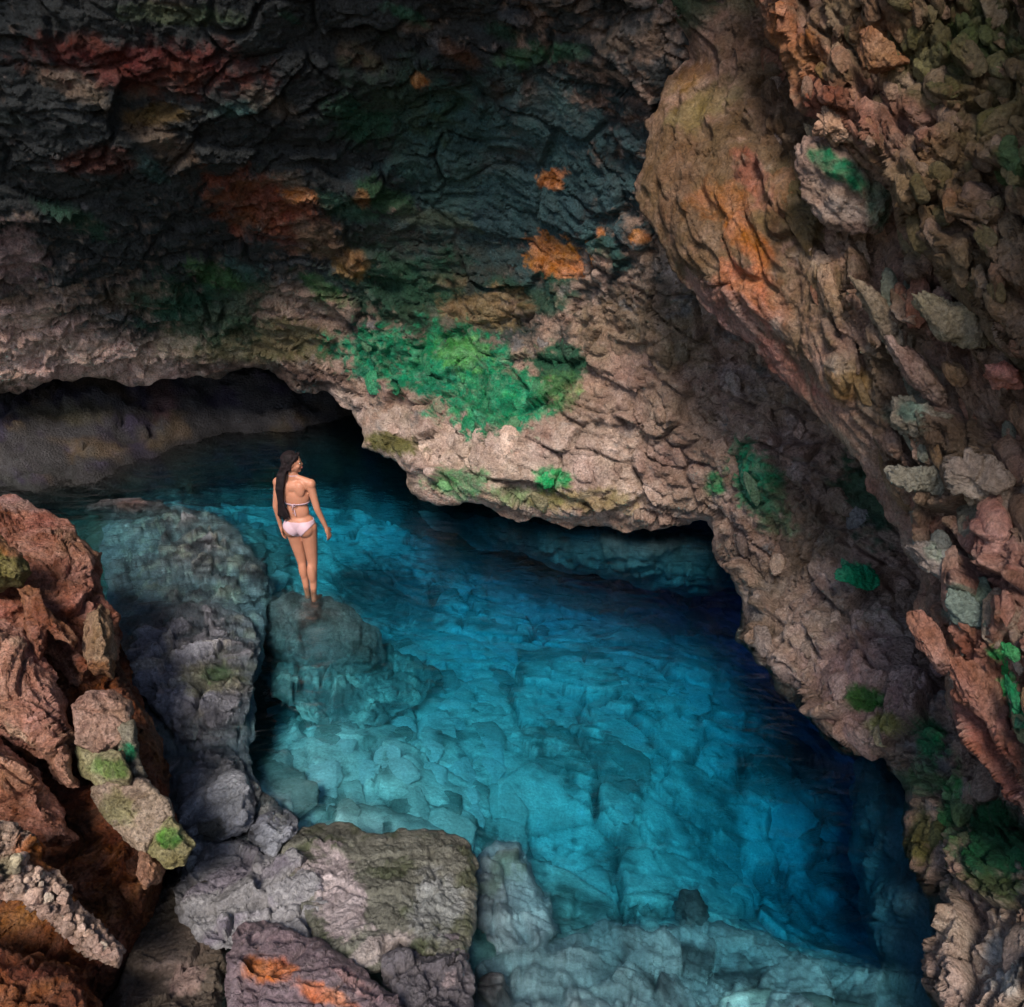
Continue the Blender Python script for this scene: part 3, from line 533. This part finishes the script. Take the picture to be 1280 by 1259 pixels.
o, S = rock('pale crusty pink-white rock covered in small nodules, lower left corner', [(-120,1020),(20,1030),(45,1045),(60,1080),(90,1112),(112,1140),(135,1160),(156,1190),(148,1212),(118,1200),(80,1175),(45,1140),(20,1125),(-10,1120),(-120,1090)],
     [(0,1050,4.75),(60,1100,4.8),(100,1150,4.75),(145,1200,4.7),(0,1110,4.65),(-100,1060,4.7)], 70, (.52,.36,.29), mode='d', back=.8, mat=warm, rnd_px=22, curl=.10, blot=[(50,1070,40,22,30,(.5,.19,.09),.5),(10,1085,20,16,0,(.35,.34,.2),.5,.6)], rel=dict(big=.05, block=.08, chip=.06, grit=.02, sb=.5, s1=.22, s2=.08, knob=1.0))
grow_stones(o, dict(S, V=S['V']-np.array(o.location)), 110, (.018, .034), 9, PROTO, lambda x, y: (y > 1060) & (x > 20), (1.1, 1, .9), .3)
o, S = rock('dark rust-brown rock filling the bottom left corner', [(-120,1170),(0,1180),(60,1200),(110,1215),(130,1250),(120,1330),(-120,1400)], [(0,1200,4.6),(100,1230,4.55),(0,1300,4.3)], 71, (.20,.065,.03), mode='d', back=.8, mat=warm, rel=RW, mix=[((.34,.12,.05), .3, .2)])

# rocks at the waterline
RG = dict(big=.10, block=.08, chip=.022, grit=.006, sb=.8, s1=.30, s2=.10)
rock('broad lavender-grey boulder with a greenish patch, just breaking the water beside the rust heap', [(150,815),(170,775),(205,755),(262,748),(305,765),(328,800),(316,850),(308,895),(285,935),(250,948),(222,935),(200,900),(160,855)],
     [(230,765,-.04),(300,800,-.03),(240,850,.16),(180,830,.06),(290,890,.04),(250,930,-.04)], 80, (.32,.32,.37), mat=M_wet, rel=dict(RG, block=.11, chip=.035), rnd_px=20, curl=.15, back=.8, mix=[((.40,.38,.36), .35, .2), ((.12,.12,.15), .5, .35)], blot=[(265,845,45,22,0,(.38,.37,.24),.5,.8),(270,843,22,10,0,(.2,.36,.14),.5,.7)])
rock('mottled blue-grey boulder half under water behind the lavender-grey one', [(135,710),(160,655),(215,632),(262,640),(300,665),(335,705),(330,745),(290,762),(230,760),(170,752)],
     [(215,645,-.15),(250,690,-.02),(300,710,-.16),(200,720,-.14),(180,690,-.22)], 81, (.27,.29,.32), mat=M_wet, rel=dict(RG, block=.13, chip=.045), rnd_px=20, curl=.15, back=.8, mix=[((.50,.52,.46), .28, .12), ((.08,.08,.10), .3, .18)])
rock('low flat pinkish rock just under the surface, farthest of the rocks at left', [(105,640),(125,625),(165,622),(205,630),(240,638),(200,650),(140,655)], [(110,640,-.15),(160,630,-.02),(230,640,-.2)], 82, (.17,.14,.15), mat=M_wet, rel=RG, rnd_px=12, curl=.2, back=.8, blot=[(165,632,26,7,0,(.33,.19,.18),.5)])
rock('small pale knob of rock in the neck of water below the lavender-grey boulder', [(215,935),(250,925),(285,930),(312,975),(320,1012),(300,1045),(262,1062),(225,1045),(215,990)], [(250,945,.0),(290,985,.12),(270,1040,.15)], 83, (.27,.28,.32), mat=M_wet, rel=RG, rnd_px=18, curl=.22, back=.8, blot=[(262,1040,30,20,0,(.08,.08,.07),.6)])
rock('small blue-grey rock wedged between the pale knob and the mossy slab', [(305,1035),(318,1010),(345,1012),(372,1020),(365,1050),(345,1075),(318,1065)], [(330,1020,.02),(350,1050,.2)], 84, (.24,.25,.30), mat=M_wet, rel=RG, rnd_px=14, curl=.2, back=.8, cat='rock')
rock('cracked pale lavender slab left of the mossy slab, bottom of the picture', [(212,1110),(255,1055),(300,1048),(330,1070),(368,1055),(410,1110),(420,1180),(360,1215),(300,1195),(250,1180),(222,1150)], [(250,1100,.2),(320,1090,.25),(390,1140,.4),(280,1160,.35)], 85, (.25,.245,.26), mat=M_wet, rel=dict(RG, block=.09, s1=.3), rnd_px=14, curl=.12, back=.8, mix=[((.22,.2,.24), .35, .2)])
rock('large grey-green mossy slab with a bare pale patch, in the foreground', [(348,1058),(370,1040),(450,1034),(520,1036),(565,1042),(590,1058),(598,1110),(596,1160),(585,1205),(530,1200),(500,1180),(475,1215),(440,1230),(392,1180),(362,1110)],
     [(370,1060,.2),(470,1042,.22),(575,1065,.2),(480,1120,.5),(580,1160,.4),(440,1190,.55)], 86, (.15,.15,.125), mat=M_wet, rel=dict(big=.05, block=.04, chip=.02, grit=.012, sb=.8, s1=.6, s2=.14), rnd_px=14, curl=.12, back=.8, mix=[((.075,.085,.05), .3, .15)], blot=[(425,1120,34,75,-20,(.40,.34,.35),.3),(470,1190,50,18,-30,(.36,.31,.30),.4),(545,1130,34,40,0,(.28,.29,.3),.5,.7)])
rock('purple-brown rock with a bright orange stain at the bottom edge', [(290,1165),(310,1150),(350,1153),(395,1170),(430,1195),(465,1225),(510,1262),(540,1330),(290,1340),(283,1220)], [(320,1160,.55),(400,1180,.7),(450,1230,.8),(350,1240,.9),(400,1320,.9)], 87, (.17,.125,.14), mat=M_wet, rel=dict(RG, block=.05), rnd_px=16, curl=.16, back=.8, blot=[(338,1212,34,22,10,(.45,.15,.06),.5),(400,1240,40,14,20,(.45,.17,.10),.5),(440,1225,34,10,35,(.36,.22,.22),.5,.8)])
rock('dark plum-grey rock under the right end of the mossy slab', [(466,1200),(490,1165),(530,1150),(575,1165),(588,1200),(598,1262),(600,1340),(520,1340),(495,1255)], [(490,1180,.45),(560,1170,.5),(580,1250,.6),(520,1240,.75),(560,1320,.7)], 88, (.115,.105,.12), mat=M_wet, rel=RG, rnd_px=16, curl=.16, back=.8, mix=[((.30,.24,.25), .3, .3)])
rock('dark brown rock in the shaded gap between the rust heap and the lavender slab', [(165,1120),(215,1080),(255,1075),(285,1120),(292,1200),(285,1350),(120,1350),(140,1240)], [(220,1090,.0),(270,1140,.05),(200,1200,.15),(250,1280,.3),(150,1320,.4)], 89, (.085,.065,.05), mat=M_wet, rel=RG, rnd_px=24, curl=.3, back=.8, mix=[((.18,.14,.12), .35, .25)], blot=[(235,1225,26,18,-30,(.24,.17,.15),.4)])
rock('wide flat blue-grey cracked shelf awash beside the rust heap, beneath the lavender-grey boulder', [(128,660),(180,640),(250,650),(310,690),(345,735),(335,775),(330,820),(318,870),(312,930),(330,990),(375,1025),(360,1075),(300,1100),(230,1110),(215,1060),(205,990),(185,930),(150,860),(135,760)],
     [(150,680,-.28),(250,680,-.24),(330,740,-.30),(150,760,-.20),(240,770,-.12),(320,850,-.22),(200,900,-.06),(290,950,-.08),(240,1040,.0),(340,1040,.06),(300,1090,.08)], 97, (.25,.265,.30), mat=M_wet, rel=dict(big=.05, block=.09, chip=.03, grit=.007, sb=.8, s1=.32, s2=.11), rnd_px=18, curl=.14, back=1.0, name='shelf', cat='rock shelf', mix=[((.40,.42,.42), .3, .15), ((.09,.10,.11), .35, .25)])
# under the surface
UND = dict(mat=M_floor, back=.8, rnd_px=16, curl=.15)
rock('round brown-grey rock under shallow water that the woman stands on', [(318,782),(340,752),(375,741),(412,744),(445,762),(478,795),(480,832),(430,850),(370,845),(330,815)], [(350,760,-.25),(385,748,-.20),(440,775,-.36),(400,820,-.58),(350,800,-.45)], 90, (.27,.22,.22), rel=dict(RG, block=.10, chip=.04), mix=[((.12,.10,.10), .3, .1), ((.36,.31,.3), .25, .25)], mat=M_wet, back=1.4, rnd_px=26, curl=.30)
rock('dark fissured slab under water in front of the standing rock', [(345,830),(400,825),(470,800),(520,820),(555,850),(530,880),(480,905),(440,930),(380,900),(340,870)], [(380,835,-.65),(480,820,-.9),(540,855,-1.0),(450,915,-.75),(360,880,-.55)], 91, (.17,.20,.20), rel=dict(RG, block=.14, chip=.04), mix=[((.50,.52,.48), .3, .12)], **UND)
rock('pale blue-grey block under shallow water right of the mossy slab', [(592,1075),(620,1050),(650,1052),(665,1090),(690,1130),(700,1165),(680,1190),(620,1195),(595,1160)], [(610,1065,-.25),(650,1080,-.35),(690,1160,-.35),(610,1170,-.15)], 92, (.30,.31,.34), rel=RG, mix=[((.2,.22,.2), .35, .3)], **UND)
rock('dark submerged stone standing alone on the shallow shelf at the bottom', [(838,1135),(850,1112),(872,1112),(885,1135),(882,1160),(868,1172),(850,1160)], [(855,1120,-.5),(870,1160,-.6)], 93, (.07,.08,.09), rel=RG, mat=M_floor, back=.8, rnd_px=14, curl=.2, name='rock', cat='rock')
rock('long grey-blue ledge under water below the ledge of the cave wall', [(520,640),(600,645),(700,655),(800,668),(900,665),(930,700),(935,740),(880,745),(800,735),(700,715),(620,690),(560,665)], [(540,645,-.6),(640,660,-.45),(760,690,-.40),(900,700,-.45),(850,735,-.9),(640,690,-.9)], 94, (.20,.21,.23), rel=dict(RG, block=.12), mat=M_floor, back=.8, rnd_px=20, curl=.35, name='ledge', cat='ledge', mix=[((.16,.17,.18), .5, .1)])
rock('tall blue-grey ledge under water against the right cave wall', [(1068,950),(1100,940),(1140,1000),(1160,1080),(1180,1160),(1190,1230),(1120,1240),(1085,1180),(1070,1100),(1066,1020)], [(1080,960,-.9),(1120,980,-.4),(1150,1080,-.4),(1170,1200,-.4),(1090,1150,-.9),(1075,1050,-1.1)], 95, (.24,.24,.28), rel=dict(RG, block=.10), mat=M_floor, back=.8, rnd_px=24, curl=.35, name='ledge', cat='ledge', mix=[((.15,.15,.18), .4, .1)])
rock('pale cracked shelf of rock under shallow water along the bottom edge', [(600,1200),(690,1175),(760,1150),(820,1165),(900,1150),(960,1165),(1040,1200),(1120,1215),(1190,1240),(1200,1350),(600,1350)], [(620,1210,-.15),(760,1180,-.45),(900,1170,-.6),(1040,1215,-.6),(1150,1260,-.5),(800,1300,-.2),(1000,1320,-.3)], 96, (.28,.29,.31), rel=dict(big=.10, block=.10, chip=.03, grit=.008, sb=.8, s1=.36, s2=.12), name='shelf', cat='rock shelf', mix=[((.10,.10,.11), .4, .2)], **UND)

# ------------------------------------------------------------------ THE WOMAN
def blob_mesh(name, caps, ells, voxel, smooth=6, post=None):
    bm = bmesh.new()
    def add(M, V, F):
        vs = [bm.verts.new(M@Vector(v)) for v in V]
        for f in F: bm.faces.new([vs[i] for i in f])
    SV, SF = ICO[3]
    for a, b, ra, rb in caps:
        a = Vector(a); b = Vector(b); ax = (b-a); L_ = ax.length; q = ax.to_track_quat('Z', 'Y').to_matrix().to_4x4(); n = 14; V = []; F = []
        for k, (zz, r) in enumerate(((0, ra), (L_, rb))):
            V += [(r*math.cos(2*math.pi*i/n), r*math.sin(2*math.pi*i/n), zz) for i in range(n)]
        F = [(i, (i+1) % n, n+(i+1) % n, n+i) for i in range(n)]+[tuple(range(n))[::-1], tuple(range(n, 2*n))]
        add(Matrix.Translation(a)@q, V, F)
        for c, r in ((a, ra), (b, rb)): add(Matrix.Translation(c)@Matrix.Scale(r, 4), SV, SF)
    for c, r, R_ in ells: add(Matrix.Translation(Vector(c))@R_.to_4x4()@Matrix.Diagonal((*r, 1)), SV, SF)
    me = bpy.data.meshes.new('t'); bm.to_mesh(me); bm.free(); o = bpy.data.objects.new('t', me); C.objects.link(o)
    m = o.modifiers.new('r', 'REMESH'); m.mode = 'VOXEL'; m.voxel_size = voxel
    m = o.modifiers.new('s', 'SMOOTH'); m.factor = .5; m.iterations = smooth
    dg = bpy.context.evaluated_depsgraph_get(); e = o.evaluated_get(dg); m2 = e.to_mesh()
    V = np.empty(len(m2.vertices)*3); m2.vertices.foreach_get('co', V); V = V.reshape(-1, 3); F = [tuple(p.vertices) for p in m2.polygons]; e.to_mesh_clear(); bpy.data.objects.remove(o)
    return V, np.array([f if len(f) == 4 else (*f, f[-1]) for f in F])
def plain_mat(name, col, rough=.5, sss=0, spec=.4, nsc=0, namt=.2):
    m, t, N = nodes(name); L = t.links.new; out = N('ShaderNodeOutputMaterial'); b = N('ShaderNodeBsdfPrincipled'); L(b.outputs[0], out.inputs[0])
    b.inputs['Roughness'].default_value = rough; b.inputs['Specular IOR Level'].default_value = spec
    if sss: b.inputs['Subsurface Weight'].default_value = sss; b.inputs['Subsurface Radius'].default_value = (.02, .008, .004); b.inputs['Subsurface Scale'].default_value = 1
    n = N('ShaderNodeTexNoise'); n.inputs['Scale'].default_value = nsc or 12; tc = N('ShaderNodeTexCoord'); L(tc.outputs['Object'], n.inputs['Vector'])
    r = N('ShaderNodeMapRange'); L(n.outputs[0], r.inputs[0]); r.inputs[1].default_value = .3; r.inputs[2].default_value = .7; r.inputs[3].default_value = 1-namt; r.inputs[4].default_value = 1+namt
    x = N('ShaderNodeVectorMath', operation='SCALE'); x.inputs[0].default_value = col; L(r.outputs[0], x.inputs['Scale']); L(x.outputs[0], b.inputs['Base Color']); return m
M_skin = plain_mat('skin', (.42, .185, .115), .5, .15, namt=.08)
M_hair = plain_mat('dark_hair', (.009, .005, .006), .75, spec=.2, namt=.5, nsc=30)
M_cloth = plain_mat('pale_pink_fabric', (.50, .345, .40), .7, namt=.06)
I3 = Matrix.Identity(3)
caps = [((0,0,1.36),(.0,.005,1.47),.052,.046), ((-.13,0,1.37),(.13,0,1.37),.048,.048), ((-.05,-.005,1.42),(-.14,0,1.385),.03,.035), ((.05,-.005,1.42),(.14,0,1.385),.03,.035),
        # legs
        ((.088,.0,.88),(.078,.012,.48),.088,.053), ((.078,.012,.48),(.055,-.015,.09),.050,.030), ((.055,-.015,.06),(.065,.13,.022),.032,.020),
        ((-.082,.0,.88),(-.052,.04,.49),.086,.053), ((-.052,.04,.49),(-.035,.035,.09),.050,.030), ((-.035,.035,.06),(-.055,.18,.022),.032,.020),
        # arms
        ((-.170,.0,1.355),(-.222,-.015,1.10),.044,.034), ((-.222,-.015,1.10),(-.222,.025,.87),.034,.023),
        ((.168,.0,1.355),(.212,-.012,1.10),.044,.034), ((.212,-.012,1.10),(.262,.03,.885),.034,.023)]
ells = [((0,.0,.93),(.158,.105,.12),I3), ((-.076,-.040,.885),(.084,.080,.098),I3), ((.076,-.040,.885),(.084,.080,.098),I3), ((0,.0,1.06),(.117,.083,.13),I3), ((0,.01,1.22),(.140,.098,.15),I3),
        ((0,-.005,1.33),(.155,.08,.075),I3), ((-.07,.085,1.245),(.058,.05,.06),I3), ((.07,.085,1.245),(.058,.05,.06),I3), ((-.07,-.052,1.31),(.055,.035,.085),I3), ((.07,-.052,1.31),(.055,.035,.085),I3),
        ((.068,-.018,.375),(.046,.046,.13),I3), ((-.045,.026,.385),(.046,.046,.13),I3), ((-.178,0,1.355),(.045,.048,.055),I3), ((.178,0,1.355),(.045,.048,.055),I3)]
def hand(w, dn, side, palmn):
    """palm, four bent fingers of different length and a thumb leaving the side of the palm"""
    w = Vector(w); dn = Vector(dn).normalized(); pn = Vector(palmn).normalized(); sd_ = dn.cross(pn).normalized()*side
    R_ = Matrix((sd_, pn, dn)).transposed(); pc = w+dn*.048
    ells.append((pc, (.036, .015, .048), R_)); caps.append((w-dn*.01, w+dn*.03, .023, .021))
    for k, (u, l) in enumerate(((-.027, .060), (-.009, .072), (.009, .076), (.027, .068))):
        a = w+dn*.085+sd_*u; b = a+dn*l*.5+pn*.006+sd_*u*.12; c = b+dn*l*.42+pn*.020
        caps.append((a, b, .0092, .0085)); caps.append((b, c, .0085, .0068))
    a = w+dn*.03+sd_*.030; b = a+dn*.032+sd_*.026+pn*.012; caps.append((a, b, .012, .010)); caps.append((b, b+dn*.030+sd_*.006+pn*.008, .010, .008))
hand((-.222,.025,.87), (.05,.10,-1), -1, (1,.25,0)); hand((.262,.03,.885), (.22,.12,-1), 1, (-1,.3,-.2))
# head turned to her right, chin slightly down
HR = Matrix.Rotation(math.radians(-74), 3, 'Z')@Matrix.Rotation(math.radians(-4), 3, 'X'); HC = Vector((.008, .008, 1.575))
hp = lambda x, y, z: HC+HR@Vector((x, y, z))
ells += [(hp(0,-.012,.018),(.074,.090,.088),HR), (hp(0,.022,-.022),(.058,.064,.082),HR), (hp(0,.062,-.086),(.022,.020,.018),HR), (hp(0,.088,-.018),(.011,.014,.016),HR), (hp(0,.078,-.002),(.008,.012,.024),HR),
         (hp(0,.082,-.052),(.022,.009,.010),HR), (hp(-.030,.070,.016),(.022,.010,.009),HR), (hp(.030,.070,.016),(.022,.010,.009),HR), (hp(-.038,.055,-.03),(.022,.022,.022),HR), (hp(.038,.055,-.03),(.022,.022,.022),HR),
         (hp(-.074,-.005,-.008),(.009,.020,.032),HR), (hp(.074,-.005,-.008),(.009,.020,.032),HR)]
caps += [((0,.0,1.42), tuple(hp(0,-.01,-.05)), .048, .046), (tuple(hp(0,.05,-.078)), tuple(hp(-.045,.0,-.05)), .020, .026), (tuple(hp(0,.05,-.078)), tuple(hp(.045,.0,-.05)), .020, .026)]
BV, BF = blob_mesh('b', caps, ells, .0068, 10)
SC_ = 1.11; foot = Pz(np.array(388.), np.array(754.), -.21)
woman = bpy.data.objects.new('person', None); C.objects.link(woman); woman.location = foot; woman.scale = (SC_,)*3; woman.rotation_euler = (0, math.radians(-1.5), math.radians(-11))
tag(woman, 'dark haired woman in a pale bikini standing on a rock in the pool', 'person')
mesh_np('body', BV, BF, M_skin, parent=woman)
BN = vnormals(BV, BF)
def garment(name, cond, off, mat, th=.003):
    fc_ = BV[BF].mean(1); k = cond(fc_[:, 0], fc_[:, 1], fc_[:, 2]); F = BF[k]; u = np.unique(F); m = np.zeros(len(BV), int); m[u] = np.arange(len(u)); F = m[F]; V0 = BV[u]+BN[u]*off; n = len(u)
    E = boundary_loop_edges(F); V = np.r_[V0, BV[u]+BN[u]*(off-th-.001)]
    F2 = np.r_[F, F[:, ::-1]+n, np.stack([E[:, 1], E[:, 0], E[:, 0]+n, E[:, 1]+n], 1)]
    return mesh_np(name, V, F2, mat, parent=woman)
if np.einsum('ij,ij->i', BN, BV-BV.mean(0)).mean() < 0: BN = -BN
garment('bikini_bottom', lambda x, y, z: (np.abs(x) < .19) & (z < .972-.25*np.abs(x)*0+.0*y) & (z > .79+np.clip(np.abs(x)-.012, 0, 1)*1.05-np.clip(np.abs(x)-.10, 0, 1)*.2) & (z > .78) & (np.abs(x) < .175), .005, M_cloth)
garment('bikini_top', lambda x, y, z: (((z > 1.152) & (z < 1.166)) | ((y > .06) & (z > 1.17) & (z < 1.305) & (np.abs(x) < .125) & (z < 1.32-.9*np.clip(np.abs(np.abs(x)-.07)-.02, 0, 1)))) & (np.abs(x) < .155), .005, M_cloth)
def tube(name, pts, r, mat, parent):
    V = []; F = []; n = 8
    for i, p in enumerate(pts):
        a = Vector(pts[max(0, i-1)]); b = Vector(pts[min(len(pts)-1, i+1)]); q = (b-a).to_track_quat('Z', 'Y').to_matrix()
        for k in range(n): V.append(Vector(p)+q@Vector((r*math.cos(2*math.pi*k/n), r*math.sin(2*math.pi*k/n), 0)))
    for i in range(len(pts)-1):
        for k in range(n): F.append((i*n+k, i*n+(k+1) % n, (i+1)*n+(k+1) % n, (i+1)*n+k))
    return mesh_np(name, np.array([v[:] for v in V]), np.array(F), mat, parent=parent)
tube('tie_string', [(.0,-.092,1.16),(.02,-.10,1.175),(.038,-.10,1.165),(.03,-.10,1.145),(.005,-.093,1.155),(.012,-.10,1.11),(.018,-.10,1.05)], .0045, M_cloth, woman)
tube('tie_string', [(.0,-.092,1.16),(-.02,-.10,1.175),(-.03,-.10,1.15),(-.003,-.093,1.155),(-.008,-.10,1.12),(-.005,-.098,1.07)], .0045, M_cloth, woman)
tube('neck_string', [(-.085,.05,1.40),(-.05,-.02,1.445),(0,-.05,1.45),(.05,-.02,1.445),(.085,.05,1.40)], .004, M_cloth, woman)
# hair: a cap on the skull and long strands falling down the left side of her back
rnd = random.Random(4); hc = []; he = [(hp(0,-.022,.030),(.083,.094,.088),HR), (hp(0,-.045,-.01),(.072,.062,.085),HR)]
for i in range(70):
    a = hp(rnd.uniform(-.07,.07), rnd.uniform(-.09,-.02), rnd.uniform(-.03,.05)); u = rnd.random(); v = rnd.uniform(-1, 1)
    p = [a, Vector((-.055-.05*u+.02*v, -.065-.03*rnd.random(), 1.47)), Vector((-.075-.055*u+.012*v, -.10-.03*rnd.random(), 1.34)), Vector((-.085-.05*u, -.105-.02*rnd.random(), 1.20)), Vector((-.070-.065*u+.03*v, -.100-.03*rnd.random(), 1.10-.05*rnd.random())), Vector((-.060-.07*u+.035*v, -.100-.02*rnd.random(), 1.10-.11*rnd.random()))]
    rr = [.015, .012, .010, .008, .006, .003]
    for k in range(5): hc.append((p[k], p[k+1], rr[k], rr[k+1]))
for sgn in (-1, 1):
    for k in range(5):
        hc.append((hp(sgn*(.02+.008*k), .062-.012*k, .085-.004*k), hp(sgn*(.074), .018-.012*k, .035-.01*k), .011, .011)); hc.append((hp(sgn*(.074), .018-.012*k, .035-.01*k), hp(sgn*.07, -.02-.008*k, -.055), .011, .012))
HV, HF = blob_mesh('h', hc, he, .0058, 2)
HV = HV+vnormals(HV, HF)*(.006*fbm(HV*np.array((50, 50, 6)), 3, 5))[:, None]
mesh_np('hair', HV, HF, M_hair, parent=woman)
M_eye = plain_mat('eye_white', (.7,.66,.62), .2); M_dark = plain_mat('dark_brow', (.02,.012,.01), .5); M_lip = plain_mat('lips', (.45,.12,.11), .45)
def bit(name, c, r, mat):
    V, F = ICO[3]; V = (V*np.array(r))@np.array(HR).T+np.array(c); return mesh_np(name, V, F, mat, parent=woman)
for sg in (-1, 1):
    bit('eye', hp(sg*.030,.072,.000), (.010,.008,.005), M_eye); bit('iris', hp(sg*.030,.081,.000), (.0055,.003,.0055), M_dark); bit('eyebrow', hp(sg*.031,.080,.021), (.017,.004,.003), M_dark)
bit('lips', hp(0,.089,-.053), (.020,.005,.008), M_lip)
